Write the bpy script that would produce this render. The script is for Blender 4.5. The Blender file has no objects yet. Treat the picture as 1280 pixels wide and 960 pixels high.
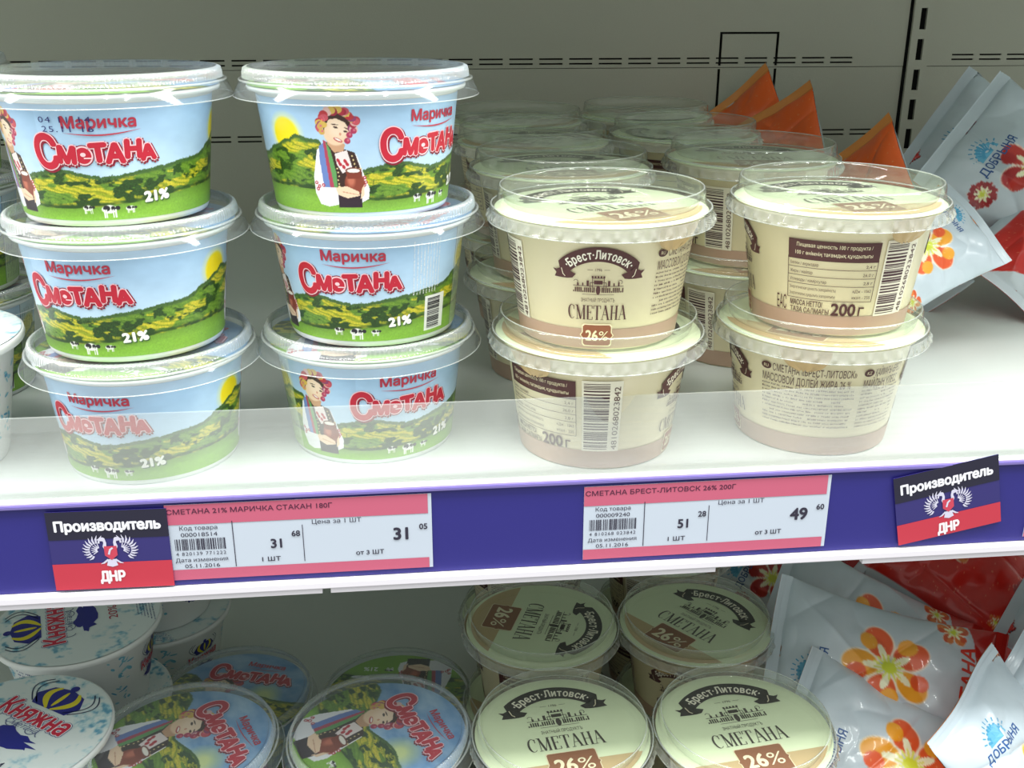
import bpy, bmesh, math, random
import numpy as np
from mathutils import Vector, Matrix, geometry
random.seed(4)
S = bpy.context.scene
COL = S.collection
# ------------------------------------------------------------------ camera
F_PX = 1320.8
CAM = np.array([-.02362, -.39727, .19436])
RV = np.array([.994468, -.105029, .001722]); UV = np.array([.035645, .352842, .935004]); FV = np.array([.09881, .929769, -.354634])
cd = bpy.data.cameras.new('camera'); cam = bpy.data.objects.new('camera', cd); COL.objects.link(cam)
cd.sensor_width = 36; cd.lens = F_PX/1280*36; cd.clip_start = .01
cam.matrix_world = Matrix(((RV[0], UV[0], -FV[0], CAM[0]), (RV[1], UV[1], -FV[1], CAM[1]), (RV[2], UV[2], -FV[2], CAM[2]), (0, 0, 0, 1)))
S.camera = cam
# ------------------------------------------------------------------ world, lamps, exposure
w = bpy.data.worlds.new('store_ambient'); S.world = w; w.use_nodes = True
w.node_tree.nodes['Background'].inputs[0].default_value = (.92, .95, .88, 1)
w.node_tree.nodes['Background'].inputs[1].default_value = .52
def area(name, loc, target, sx, sy, power, col):
    l = bpy.data.lights.new(name, 'AREA'); l.shape = 'RECTANGLE'; l.size = sx; l.size_y = sy; l.energy = power; l.color = col
    o = bpy.data.objects.new(name, l); COL.objects.link(o); o.location = loc
    o.rotation_euler = (Vector(target)-Vector(loc)).to_track_quat('-Z', 'Y').to_euler(); return o
area('canopy_tube', (0, -.13, .60), (0, .0, 0), 2.2, .14, 14, (1, .985, .95))
for i in range(4):
    area('ceiling_lamp', (-1.05+i*.7, -1.15, 2.1), (-1.05+i*.7, -.9, 0), .12, 1.2, 9, (.97, 1, .97))
S.view_settings.view_transform = 'Standard'; S.view_settings.look = 'None'; S.view_settings.gamma = 1
S.view_settings.use_curve_mapping = False; S.view_settings.exposure = 0.40
S.cycles.transparent_max_bounces = 40; S.cycles.max_bounces = 10

# ------------------------------------------------------------------ helpers
def lin(c):
    c = np.asarray(c, float)/255.
    return np.where(c <= .04045, c/12.92, ((c+.055)/1.055)**2.4)
def px(X, Y, Z):
    return CAM + Z*(FV + (X-640)/F_PX*RV - (Y-480)/F_PX*UV)
def pl(X, Y, ax, v):
    d = FV + (X-640)/F_PX*RV - (Y-480)/F_PX*UV
    return CAM + d*(v-CAM[ax])/d[ax]
MATS = {}
def mat(name, rgb=None, rough=.5, attr=False, spec=.5, bump=0, bscale=400, coat=0, var=0):
    if name in MATS: return MATS[name]
    m = bpy.data.materials.new(name); m.use_nodes = True; n = m.node_tree.nodes; l = m.node_tree.links; b = n['Principled BSDF']
    b.inputs['Roughness'].default_value = rough; b.inputs['Specular IOR Level'].default_value = spec; b.inputs['Coat Weight'].default_value = coat
    if attr:
        a = n.new('ShaderNodeAttribute'); a.attribute_name = 'ink'; l.new(a.outputs['Color'], b.inputs['Base Color'])
    else:
        c = (*lin(rgb), 1); b.inputs['Base Color'].default_value = c
        if var:
            t = n.new('ShaderNodeTexCoord'); q = n.new('ShaderNodeTexNoise'); q.inputs['Scale'].default_value = bscale; q.inputs['Detail'].default_value = 4
            r = n.new('ShaderNodeMix'); r.data_type = 'RGBA'; l.new(t.outputs['Object'], q.inputs['Vector']); l.new(q.outputs[0], r.inputs[0])
            r.inputs[6].default_value = tuple(x*(1-var) for x in c[:3])+(1,); r.inputs[7].default_value = tuple(min(1, x*(1+var)) for x in c[:3])+(1,)
            l.new(r.outputs[2], b.inputs['Base Color'])
    if bump:
        t = n.new('ShaderNodeTexCoord'); q = n.new('ShaderNodeTexNoise'); q.inputs['Scale'].default_value = bscale
        u = n.new('ShaderNodeBump'); u.inputs['Strength'].default_value = bump; u.inputs['Distance'].default_value = .0005
        l.new(t.outputs['Object'], q.inputs['Vector']); l.new(q.outputs[0], u.inputs['Height']); l.new(u.outputs[0], b.inputs['Normal'])
    MATS[name] = m; return m
def clear(name, tint, haze, rough=.06, ior=1.5, hazecol=(235, 240, 238), scratch=False):
    m = bpy.data.materials.new(name); m.use_nodes = True; n = m.node_tree.nodes; l = m.node_tree.links; n.clear()
    o = n.new('ShaderNodeOutputMaterial'); tr = n.new('ShaderNodeBsdfTransparent'); tr.inputs[0].default_value = (*tint, 1)
    gl = n.new('ShaderNodeBsdfGlossy'); gl.inputs['Roughness'].default_value = rough
    df = n.new('ShaderNodeBsdfDiffuse'); df.inputs[0].default_value = (*lin(hazecol), 1)
    g = n.new('ShaderNodeNewGeometry'); mm = n.new('ShaderNodeMath'); mm.operation = 'MULTIPLY_ADD'
    mm.inputs[1].default_value = 1/ior-ior; mm.inputs[2].default_value = ior; l.new(g.outputs['Backfacing'], mm.inputs[0])
    fr = n.new('ShaderNodeFresnel'); l.new(mm.outputs[0], fr.inputs['IOR'])
    m1 = n.new('ShaderNodeMixShader'); m1.inputs[0].default_value = haze; l.new(tr.outputs[0], m1.inputs[1]); l.new(df.outputs[0], m1.inputs[2])
    if scratch:
        t = n.new('ShaderNodeTexCoord'); mp = n.new('ShaderNodeMapping'); mp.inputs['Scale'].default_value = (9, 1, 1500)
        q = n.new('ShaderNodeTexNoise'); q.inputs['Scale'].default_value = 1; l.new(t.outputs['Object'], mp.inputs[0]); l.new(mp.outputs[0], q.inputs[0])
        k = n.new('ShaderNodeMath'); k.operation = 'MULTIPLY_ADD'; k.inputs[1].default_value = .12; k.inputs[2].default_value = haze-.06
        l.new(q.outputs[0], k.inputs[0]); l.new(k.outputs[0], m1.inputs[0])
    m2 = n.new('ShaderNodeMixShader'); l.new(fr.outputs[0], m2.inputs[0]); l.new(m1.outputs[0], m2.inputs[1]); l.new(gl.outputs[0], m2.inputs[2])
    l.new(m2.outputs[0], o.inputs[0]); MATS[name] = m; return m
LIDM = clear('clear_lid_plastic', (.955, .97, .975), .08, .09, 1.7, hazecol=(225, 235, 242))
LIDB = clear('clear_dome_plastic', (.95, .97, .95), .05, .07, 1.62, hazecol=(232, 236, 222))
HEM = clear('thick_lid_edge', (.93, .95, .95), .28, .12, 1.6)
SKIRT = clear('pale_skirt_plastic', (.95, .96, .94), .22, .06, 1.7)
GUARD = clear('frosted_guard_plastic', (.985, .99, .99), .17, .15, scratch=True)
COVER = clear('rail_cover_plastic', (.98, .98, .98), .05, .12)
CREAM = (246, 236, 198)
PLAST = mat('white_tub_plastic', (236, 240, 240), .35, coat=.2)
def link(name, me, m=None, parent=None):
    o = bpy.data.objects.new(name, me); COL.objects.link(o)
    if m is not None and not me.materials: me.materials.append(m)
    if parent: o.parent = parent
    return o
def meshdata(name, V, Fc, smooth=True):
    me = bpy.data.meshes.new(name); me.from_pydata([tuple(v) for v in V], [], [tuple(f) for f in Fc]); me.update()
    if smooth: me.polygons.foreach_set('use_smooth', [True]*len(me.polygons))
    return me
def gridmesh(name, P, wrap=False, ink=None):
    """P: (ny,nx,3) array of points -> quad grid; ink: (ny,nx,3) sRGB 0-255."""
    ny, nx = P.shape[:2]; me = bpy.data.meshes.new(name); me.vertices.add(nx*ny); me.vertices.foreach_set('co', P.reshape(-1).astype(np.float32))
    I = np.arange(nx*ny).reshape(ny, nx)
    J = np.roll(I, -1, 1) if wrap else I[:, 1:]; A = I if wrap else I[:, :-1]
    q = np.stack([A[:-1], J[:-1], J[1:], A[1:]], -1).reshape(-1, 4)
    me.loops.add(q.size); me.loops.foreach_set('vertex_index', q.reshape(-1).astype(np.int32)); me.polygons.add(len(q))
    me.polygons.foreach_set('loop_start', (np.arange(len(q))*4).astype(np.int32)); me.polygons.foreach_set('loop_total', np.full(len(q), 4, np.int32))
    me.update(calc_edges=True); me.polygons.foreach_set('use_smooth', [True]*len(q))
    if ink is not None:
        a = me.color_attributes.new('ink', 'FLOAT_COLOR', 'POINT'); c = np.ones((ny, nx, 4)); c[..., :3] = lin(np.clip(ink, 0, 255))
        a.data.foreach_set('color', c.reshape(-1).astype(np.float32))
    return me
def lathe(name, prof, n=96, rib=None, close=False):
    """prof: list of (r,z) metres; rib(theta array, i)->(dr,dz)"""
    th = np.linspace(0, 2*np.pi, n, endpoint=False); P = np.zeros((len(prof), n, 3))
    for i, (r, z) in enumerate(prof):
        rr = np.full(n, r); zz = np.full(n, z)
        if rib:
            a, b = rib(th, i); rr = rr+a; zz = zz+b
        P[i, :, 0] = rr*np.cos(th); P[i, :, 1] = rr*np.sin(th); P[i, :, 2] = zz
    return gridmesh(name, P, True)
def bead(name, r, z, t, parent, m=None):
    a = np.linspace(0, 2*np.pi, 8)[:-1]; pr = [(r+t*math.cos(-q), z+t*math.sin(-q)) for q in a]; pr.append(pr[0]); return link(name, lathe(name, pr, 96), m or HEM, parent)
def box(name, lo, hi, m, parent=None, bev=0):
    bm = bmesh.new(); bmesh.ops.create_cube(bm, size=1)
    for v in bm.verts: v.co = Vector([(lo[i]+hi[i])/2+v.co[i]*(hi[i]-lo[i]) for i in range(3)])
    if bev: bmesh.ops.bevel(bm, geom=bm.edges[:], offset=bev, segments=2, affect='EDGES')
    me = bpy.data.meshes.new(name); bm.to_mesh(me); bm.free(); return link(name, me, m, parent)
def empty(name, loc=(0, 0, 0), rz=0):
    o = bpy.data.objects.new(name, None); COL.objects.link(o); o.location = loc; o.rotation_euler = (0, 0, rz); o.empty_display_size = .01; return o
def tag(o, label, cat, group=None):
    o['label'] = label; o['category'] = cat
    if group: o['group'] = group
    return o
def copy_tree(o, parent=None):
    c = o.copy(); COL.objects.link(c); c.parent = parent
    for ch in list(o.children): copy_tree(ch, c)
    return c

# ------------------------------------------------------------------ flat print as thin geometry
_TC = {}
def glyphs(s, bold=0, shear=0, space=1.):
    """mesh of a string at cap height 1, origin at baseline left: verts (n,2), faces, width"""
    k = (s, bold, shear, space)
    if k in _TC: return _TC[k]
    c = bpy.data.curves.new('t', 'FONT'); c.body = s; c.size = 1.38; c.resolution_u = 3; c.offset = bold; c.shear = shear; c.space_character = space; c.fill_mode = 'NONE'
    o = bpy.data.objects.new('t', c); COL.objects.link(o); me = o.to_mesh()
    co = [(v.co.x, v.co.y) for v in me.vertices]; nb = {}
    for e in me.edges:
        a, b = e.vertices; nb.setdefault(a, []).append(b); nb.setdefault(b, []).append(a)
    o.to_mesh_clear(); bpy.data.objects.remove(o); bpy.data.curves.remove(c)
    seen = set(); loops = []
    for st in range(len(co)):      # walk every outline (letters may be drawn with overlapping outlines)
        if st in seen or st not in nb: continue
        lp = [st]; seen.add(st); cur = st
        while True:
            nx = [q for q in nb[cur] if q not in seen]
            if not nx: break
            cur = min(nx, key=lambda q: abs(q-cur)); seen.add(cur); lp.append(cur)
        if len(lp) > 2: loops.append(lp)
    if not loops: _TC[k] = (np.zeros((0, 2)), [], .3); return _TC[k]
    ed = [(lp[q], lp[(q+1) % len(lp)]) for lp in loops for q in range(len(lp))]
    r = geometry.delaunay_2d_cdt([Vector(p) for p in co], ed, [], 0, 1e-5); V = np.array([tuple(v) for v in r[0]]); T = np.array([t for t in r[2] if len(t) == 3])
    A = np.array([co[a] for a, b in ed]); B = np.array([co[b] for a, b in ed]); Cn = V[T].mean(1); wn = np.zeros(len(T))
    for q in range(0, len(T), 400):    # non-zero winding rule: overlapping outlines of a letter unite
        c_ = Cn[q:q+400, None, :]; up = (A[:, 1] <= c_[..., 1]) & (B[:, 1] > c_[..., 1]); dn = (A[:, 1] > c_[..., 1]) & (B[:, 1] <= c_[..., 1])
        cr = (B[:, 0]-A[:, 0])*(c_[..., 1]-A[:, 1])-(c_[..., 0]-A[:, 0])*(B[:, 1]-A[:, 1]); wn[q:q+400] = (up & (cr > 0)).sum(1)*1-(dn & (cr < 0)).sum(1)
    Fc = [tuple(int(x) for x in t) for t, w1 in zip(T, wn) if w1 != 0]; V[:, 0] -= V[:, 0].min(); _TC[k] = (V, Fc, V[:, 0].max()); return _TC[k]
class Print:
    def __init__(s): s.items = []
    def add(s, V, Fc, col, layer=1): s.items.append((np.asarray(V, float), Fc, tuple(col), np.zeros(len(V))+layer))
    def poly(s, pts, col, layer=1): s.add(pts, [tuple(range(len(pts)))], col, layer)
    def rect(s, x0, y0, x1, y1, col, layer=1): s.poly([(x0, y0), (x1, y0), (x1, y1), (x0, y1)], col, layer)
    def line(s, a, b, w_, col, layer=1):
        a = np.array(a, float); b = np.array(b, float); d = b-a; d = d/(np.hypot(*d)+1e-9); n = np.array([-d[1], d[0]])*w_/2
        s.poly([a-n, b-n, b+n, a+n], col, layer)
    def path(s, pts, w_, col, layer=1):
        pts = np.array(pts, float); d = np.gradient(pts, axis=0); d /= np.hypot(d[:, 0], d[:, 1])[:, None]+1e-9; n = np.stack([-d[:, 1], d[:, 0]], 1)
        ww = np.asarray(w_, float)*np.ones(len(pts)); A = pts+n*ww[:, None]/2; B = pts-n*ww[:, None]/2
        s.add(np.vstack([A, B]), [f for i in range(len(pts)-1) for f in ((i, i+1, len(pts)+i+1), (i, len(pts)+i+1, len(pts)+i))], col, layer)
    def ell(s, cx, cy, rx, ry, col, layer=1, n=20, rot=0):
        t = np.linspace(0, 2*np.pi, n, endpoint=False); c, q = math.cos(rot), math.sin(rot)
        s.poly([(cx+rx*math.cos(a)*c-ry*math.sin(a)*q, cy+rx*math.cos(a)*q+ry*math.sin(a)*c) for a in t], col, layer)
    def arc(s, cx, cy, r, a0, a1, w_, col, layer=1, n=20, asp=1):
        t = np.linspace(math.radians(a0), math.radians(a1), n); s.path(np.stack([cx+r*np.cos(t), cy+r*asp*np.sin(t)], 1), w_, col, layer)
    def text(s, str_, x, y, h, col, layer=2, bold=0, width=None, align='l', rot=0, shear=0, space=1.):
        if bold > .015:
            s.fat(str_, x, y, h, bold*h*.75, col, layer, 6, width=width, align=align, rot=rot, shear=shear, space=space); return 0
        V, Fc, w_ = glyphs(str_, 0, shear, space)
        if not len(V): return 0
        sx = h if width is None else width/w_; V = V*[sx, h]; W = w_*sx
        V = V-[{'l': 0, 'c': W/2, 'r': W}[align], 0]; c, q = math.cos(rot), math.sin(rot)
        V = np.stack([x+V[:, 0]*c-V[:, 1]*q, y+V[:, 0]*q+V[:, 1]*c], 1); s.add(V, Fc, col, layer); return W
    def fat(s, str_, x, y, h, r, col, layer=2, n=8, **kw):
        rot = kw.get('rot', 0)
        for i in range(n):
            a = i*2*math.pi/n; s.text(str_, x+r*math.cos(a), y+r*math.sin(a), h, col, layer+.11*i, **kw)
        s.text(str_, x, y, h, col, layer+.11*n, **kw)
    def arctext(s, str_, cx, cy, R, h, col, layer=2, bold=0, span=60, cond=1., asp=1):
        bold = 0; ws = [glyphs(ch, bold)[2]*cond+.14 if ch != ' ' else .35 for ch in str_]; tot = sum(ws); a = math.radians(90+span/2)
        for ch, w_ in zip(str_, ws):
            da = math.radians(span)*w_/tot; am = a-da/2
            sc = math.radians(span)*R/(tot*h)
            if ch != ' ': s.fat(ch, cx+R*math.cos(am), cy+R*asp*math.sin(am), h, .035*h, col, layer, 5, width=glyphs(ch, bold)[2]*cond*h*sc, align='c', rot=math.atan2(asp*math.sin(am), math.cos(am))-math.pi/2)
            a -= da
    def barcode(s, x0, y0, x1, y1, col, layer=1, vert=False, seed=3, n=42):
        r = random.Random(seed); ws = [r.choice([1, 1, 1, 2, 2, 3]) for _ in range(n)]; tot = sum(ws); p = 0
        for i, k in enumerate(ws):
            a, b = p/tot, (p+k)/tot; p += k
            if i % 2: continue
            if vert: s.rect(x0, y0+(y1-y0)*a, x1, y0+(y1-y0)*b, col, layer)
            else: s.rect(x0+(x1-x0)*a, y0, x0+(x1-x0)*b, y1, col, layer)
    def words(s, x0, y0, x1, y1, lh, col, seed=1, layer=1, fill=.95):
        """lines of very small illegible print"""
        r = random.Random(seed); y = y1-lh*.6
        while y > y0:
            x = x0
            while x < x1-.6:
                k = min(r.uniform(.8, 4.2), x1-x); 
                if r.random() < fill:
                    xx = x
                    while xx < x+k-.2:
                        hh = lh*r.choice([.34, .34, .42]); s.rect(xx, y, xx+lh*.17, y+hh, col, layer); s.rect(xx, y+hh*r.choice([0, .8, .4]), xx+lh*.36, y+hh*r.choice([0, .8, .4])+lh*.1, col, layer); xx += lh*.46
                x += k+lh*.35
            y -= lh
    def build(s, name, mapfn, parent, cut=None, rough=.4):
        pal = []; bm = bmesh.new(); LY = bm.verts.layers.float.new('ly')
        for V, Fc, col, lay in s.items:
            if col not in pal: pal.append(col)
            vs = [bm.verts.new((p[0], p[1], 0)) for p in V]
            for v, ly_ in zip(vs, lay): v[LY] = float(ly_)
            for f in Fc:
                if len(set(f)) < 3: continue
                try: fc = bm.faces.new([vs[i] for i in f]); fc.material_index = pal.index(col)
                except ValueError: pass
        if cut:
            for ax in (0, 1):
                if not cut[ax]: continue
                lo = min(v.co[ax] for v in bm.verts); hi = max(v.co[ax] for v in bm.verts); k = math.ceil(lo/cut[ax])*cut[ax]; no = Vector((1, 0, 0)) if ax == 0 else Vector((0, 1, 0))
                while k < hi:
                    fs = [f for f in bm.faces if min(v.co[ax] for v in f.verts) < k-1e-4 and max(v.co[ax] for v in f.verts) > k+1e-4]
                    if fs:
                        g = set(fs)
                        for f in fs: g.update(f.edges); g.update(f.verts)
                        r = bmesh.ops.bisect_plane(bm, geom=list(g), dist=1e-6, plane_co=no*k, plane_no=no)
                        for e in r['geom_cut']:
                            if isinstance(e, bmesh.types.BMVert) and e[LY] == 0: e[LY] = max((x.other_vert(e)[LY] for x in e.link_edges), default=1)
                    k += cut[ax]
        bad = [f for f in bm.faces if f.calc_area() < 1e-5]; bmesh.ops.delete(bm, geom=bad, context='FACES')
        for f in bm.faces: f.normal_update()
        for f in bm.faces:
            if f.normal.z < 0: f.normal_flip()
        P = np.array([v.co[:2] for v in bm.verts]); L = np.array([v[LY] for v in bm.verts]); Q = mapfn(P[:, 0], P[:, 1], 6e-5*(L+1))
        for v, q in zip(bm.verts, Q): v.co = q
        me = bpy.data.meshes.new(name); bm.to_mesh(me); bm.free()
        for c in pal: me.materials.append(mat('ink_%d_%d_%d' % c, c, rough))
        return link(name, me, None, parent)
def conemap(r0, z0, r1, z1, rn=38.):
    def f(sx, zz, off):
        z = zz/1000; r = r0+(r1-r0)*(z-z0)/(z1-z0)+off; a = sx/rn
        return np.stack([r*np.sin(a), -r*np.cos(a), z], 1)
    return f
def flatmap(z):
    return lambda x, y, off: np.stack([x/1000, y/1000, z+off], 1)
def wallmap(y=0):   # print plane facing -y; x right, y up in mm
    return lambda a, b, off: np.stack([a/1000, y-off, b/1000], 1)

# ------------------------------------------------------------------ painter for pictorial print (procedural, per-vertex ink)
_NZ = {}
def vnoise(X, Y, seed=0):
    g = _NZ.setdefault(seed, np.random.RandomState(seed).rand(128, 128)); xi = np.floor(X).astype(int); yi = np.floor(Y).astype(int); fx = X-xi; fy = Y-yi
    fx = fx*fx*(3-2*fx); fy = fy*fy*(3-2*fy); a = g[yi % 128, xi % 128]; b = g[yi % 128, (xi+1) % 128]; c = g[(yi+1) % 128, xi % 128]; d = g[(yi+1) % 128, (xi+1) % 128]
    return (a*(1-fx)+b*fx)*(1-fy)+(c*(1-fx)+d*fx)*fy
def fbm(X, Y, seed=0, o=4):
    r = 0; a = .5; t = 0
    for i in range(o): r = r+a*vnoise(X*2**i+17*i, Y*2**i+9*i, seed+i); t += a; a *= .55
    return r/t
class Paint:
    def __init__(s, X, Y, base): s.X, s.Y = X, Y; s.I = np.zeros(X.shape+(3,))+np.array(base, float)
    def blend(s, m, col): m = np.clip(m, 0, 1)[..., None]; s.I = s.I*(1-m)+np.asarray(col, float)*m
    def ell(s, cx, cy, rx, ry, col, rot=0, soft=.12, a=1.):
        dx = s.X-cx; dy = s.Y-cy; c, q = math.cos(rot), math.sin(rot); d = np.hypot((dx*c+dy*q)/rx, (-dx*q+dy*c)/ry); s.blend(a*(1-d)/soft+a*.5, col) if soft > .5 else s.blend(np.clip((1-d)/soft+.5, 0, 1)*a, col)
    def poly(s, pts, col, a=1.):
        pts = np.array(pts, float); m = np.zeros(s.X.shape, bool); lo = pts.min(0); hi = pts.max(0)
        b = (s.X >= lo[0]) & (s.X <= hi[0]) & (s.Y >= lo[1]) & (s.Y <= hi[1])
        if not b.any(): return
        x = s.X[b]; y = s.Y[b]; r = np.zeros(x.shape, bool); n = len(pts)
        for i in range(n):
            (x0, y0), (x1, y1) = pts[i], pts[(i+1) % n]
            if y0 == y1: continue
            r ^= ((y0 > y) != (y1 > y)) & (x < (x1-x0)*(y-y0)/(y1-y0)+x0)
        m[b] = r; s.blend(m*a, col)
def woman(p, x0, y0, k):
    """traced figure: picture px (600 wide, 960 high, y down) -> label mm at x0,y0(top) scale k mm per px"""
    T = lambda L: [(x0+(x-270)*k, y0-(y-50)*k) for x, y in L]; E = lambda cx, cy, rx, ry, c, rot=0, **kw: p.ell(x0+(cx-270)*k, y0-(cy-50)*k, rx*k, ry*k, c, rot, **kw)
    WH = (240, 240, 246); SK = (240, 208, 176)
    p.poly(T([(330, 400), (400, 440), (450, 600), (500, 740), (490, 830), (430, 860), (400, 700), (300, 500)]), WH)
    p.poly(T([(60, 400), (130, 350), (200, 380), (230, 600), (215, 880), (120, 900), (40, 880), (0, 780), (0, 640)]), WH)
    p.poly(T([(215, 690), (425, 690), (430, 905), (215, 905)]), (48, 30, 44))
    p.poly(T([(150, 330), (285, 385), (385, 420), (440, 600), (420, 740), (220, 740), (150, 560)]), (58, 34, 30))
    p.poly(T([(215, 430), (320, 400), (360, 560), (270, 600), (225, 520)]), (240, 226, 226))
    for cx, cy in [(240, 490), (255, 520), (300, 495), (315, 520), (285, 545)]: E(cx, cy, 14, 20, (186, 40, 58), .5)
    for i in range(9): E(360+9*i, 450+34*i if i < 4 else 560, 7, 7, (226, 206, 150)); E(225+6*(i % 3), 560+34*i if i < 5 else 720, 7, 7, (226, 206, 150))
    p.poly(T([(80, 370), (135, 330), (150, 730), (90, 730), (75, 500)]), (106, 132, 196))
    p.poly(T([(120, 310), (150, 330), (180, 560), (185, 730), (148, 730), (130, 500)]), (176, 66, 92))
    p.poly(T([(145, 330), (180, 400), (215, 600), (215, 730), (185, 730), (160, 500)]), (98, 158, 92))
    p.poly(T([(140, 200), (160, 350), (210, 420), (290, 410), (310, 350), (220, 300)]), (206, 160, 126))
    E(245, 230, 112, 132, SK, -.35); E(262, 205, 80, 85, (250, 224, 198), -.35, soft=.7)
    p.poly(T([(130, 170), (150, 110), (240, 70), (350, 110), (375, 200), (352, 225), (320, 165), (250, 130), (190, 140), (150, 200), (140, 240)]), (60, 34, 28))
    E(240, 205, 20, 9, (70, 44, 40), -.3); E(320, 240, 16, 9, (70, 44, 40), -.3); E(235, 182, 30, 5, (80, 50, 40), -.1); E(330, 215, 22, 5, (80, 50, 40), -.5)
    E(275, 262, 9, 12, (222, 160, 130)); E(252, 312, 40, 15, (190, 70, 74), -.45); E(252, 309, 30, 7, (252, 246, 240), -.45)
    R = random.Random(5)
    for i in range(34):
        t = i/33*math.pi*1.2-.3; cx = 252+138*math.cos(t); cy = 185-118*math.sin(t)
        c = R.choice([(186, 44, 66), (164, 36, 62), (206, 84, 100), (222, 186, 90), (150, 60, 110), (190, 50, 60), (230, 190, 186)])
        E(cx+R.uniform(-20, 20), cy+R.uniform(-18, 18), R.uniform(26, 40), R.uniform(26, 38), c); E(cx+R.uniform(-10, 10), cy+R.uniform(-10, 10), 8, 8, tuple(min(255, int(v*1.25)) for v in c))
    for cx, cy in [(385, 235), (350, 270), (330, 320), (110, 200), (120, 245)]: E(cx, cy, 26, 26, (178, 52, 92) if cx > 200 else (214, 170, 90)); E(cx+6, cy-6, 10, 10, (214, 110, 130))
    for cx, cy in [(20, 690), (45, 720), (28, 745), (85, 710), (460, 640), (470, 680), (455, 705)]: E(cx, cy, 16, 16, (186, 50, 66)); E(cx, cy, 6, 6, WH)
    E(370, 690, 88, 105, (140, 64, 46)); E(340, 660, 34, 56, (196, 112, 88), soft=.8); p.poly(T([(295, 570), (435, 570), (425, 650), (310, 650)]), (132, 56, 40)); E(365, 575, 68, 26, (108, 44, 34)); E(365, 578, 56, 18, (246, 240, 232))
    p.poly(T([(195, 730), (300, 715), (405, 765), (410, 800), (300, 822), (215, 790)]), (244, 212, 182)); p.poly(T([(430, 740), (455, 700), (450, 800), (415, 830)]), (240, 208, 178))
    p.poly(T([(255, 760), (405, 790), (404, 796), (255, 768)]), (204, 150, 122))
def cow(p, x, y, s):
    W_ = (238, 238, 236); K = (36, 32, 44)
    p.ell(x, y, 1.5*s, .85*s, W_); p.ell(x-.5*s, y+.2*s, .7*s, .6*s, K); p.ell(x+.8*s, y+.15*s, .45*s, .5*s, K); p.ell(x+1.7*s, y+.2*s, .5*s, .45*s, K)
    for d in (-1.1, -.7, .6, 1.1): p.poly([(x+d*s, y), (x+(d+.28)*s, y), (x+(d+.28)*s, y-1.7*s), (x+d*s, y-1.7*s)], W_)
def meadow(p, hfun, ffun, X, Y, seed, sc=1.):
    """hills up to height hfun(X), mowing field below ffun(X)"""
    H = hfun(X); n1 = fbm(X*.075*sc, Y*.26*sc+4, seed, 3); n2 = fbm(X*.24*sc, Y*.42*sc, seed+5, 3); n3 = fbm(X*2.6*sc, Y*2.6*sc, seed+9)
    sl = Y*3.2*sc+X*.9*sc+n1*20; rows = np.clip(np.sin(sl)*2, 0, 1)
    lvl = np.clip((n1-.47)*22, 0, 1)[..., None]; yel = np.array([206, 196, 52.])-rows[..., None]*np.array([58, 36, 16.]); grn = np.array([112, 150, 50.])-rows[..., None]*np.array([18, 16, 8.])
    base = grn*(1-lvl)+yel*lvl; base = base*(.78+.4*n3[..., None]); dark = np.clip((n2-.55)*14+(n3-.5)*2.2, 0, 1)[..., None]; base = base*(1-dark)+np.array([42, 72, 28.])*(.5+1.0*n3[..., None])*dark
    ln = np.clip(1-np.abs(((n1*9) % 1)-.5)/.06, 0, 1)*(n2 > .44); base = base*(1-.7*ln[..., None])+np.array([46, 74, 28.])*.7*ln[..., None]
    edge = np.clip((Y-H+1.1+n3*1.6)/.8, 0, 1)[..., None]; base = base*(1-edge)+np.array([70, 104, 52.])*(.7+.5*n3[..., None])*edge
    p.blend((H+(n3-.5)*1.1-Y)*4+.5, np.array([0, 0, 0.])); m = np.clip((H+(n3-.5)*1.1-Y)*4+.5, 0, 1)[..., None]; p.I = p.I*(1-m*0)+base*m
    Fh = ffun(X); b = np.clip(1-np.abs(Y-Fh-.8)/1.3+ (n2-.5)*1.5, 0, 1)*(Y > Fh-.3); p.blend(b, np.array([40, 70, 26])); 
    m2 = np.clip((Fh-Y)*5+.5, 0, 1)[..., None]; fld = np.array([132, 180, 62.])*(.86+.22*n3[..., None])*(.88+.04*np.clip(Fh-Y, 0, 4)[..., None]); p.I = p.I*(1-m2)+fld*m2

RED = (196, 34, 58); PINK = (250, 206, 214); DRED = (140, 24, 48)
def smetana_logo(P, x, y, k):
    """puffy red name; x,y = left baseline, k = small cap height in mm"""
    L = [('С', -.1, -.5, 2.15, 0.05, 1.65), ('М', 1.35, -.18, 1.05, -.06, 1.15), ('е', 2.5, -.25, 1.2, .04, .95), ('Т', 3.3, -.10, 1.12, .04, 1.05), ('А', 4.15, -.2, 1.2, 0, 1.2), ('Н', 5.3, .05, 1.12, -.02, 1.0), ('А', 6.2, -.12, .92, .05, 1.0)]
    for ch, dx, dy, h, rot, w_ in L:
        if ch == 'е':
            cx, cy = x+(dx+.42)*k, y+(dy+.5)*k
            for r, c, ly in ((.66, DRED, 2), (.60, PINK, 3), (.5, RED, 4)): P.ell(cx, cy, r*k*.95, r*k, c, ly, 28)
            P.ell(cx, cy+.06*k, .16*k, .13*k, PINK, 5); P.rect(cx+.02*k, cy-.2*k, cx+.5*k, cy-.12*k, PINK, 5); continue
        for off, c, ly in ((.23, DRED, 2), (.175, PINK, 3), (.10, RED, 4)):
            P.fat(ch, x+(dx+w_/2)*k+(0.06*k if c == DRED else 0), y+dy*k-(0.08*k if c == DRED else 0), h*k*.93, off*k, c, ly*1.2, 8, width=w_*k*.84, align='c', rot=rot)
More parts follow.
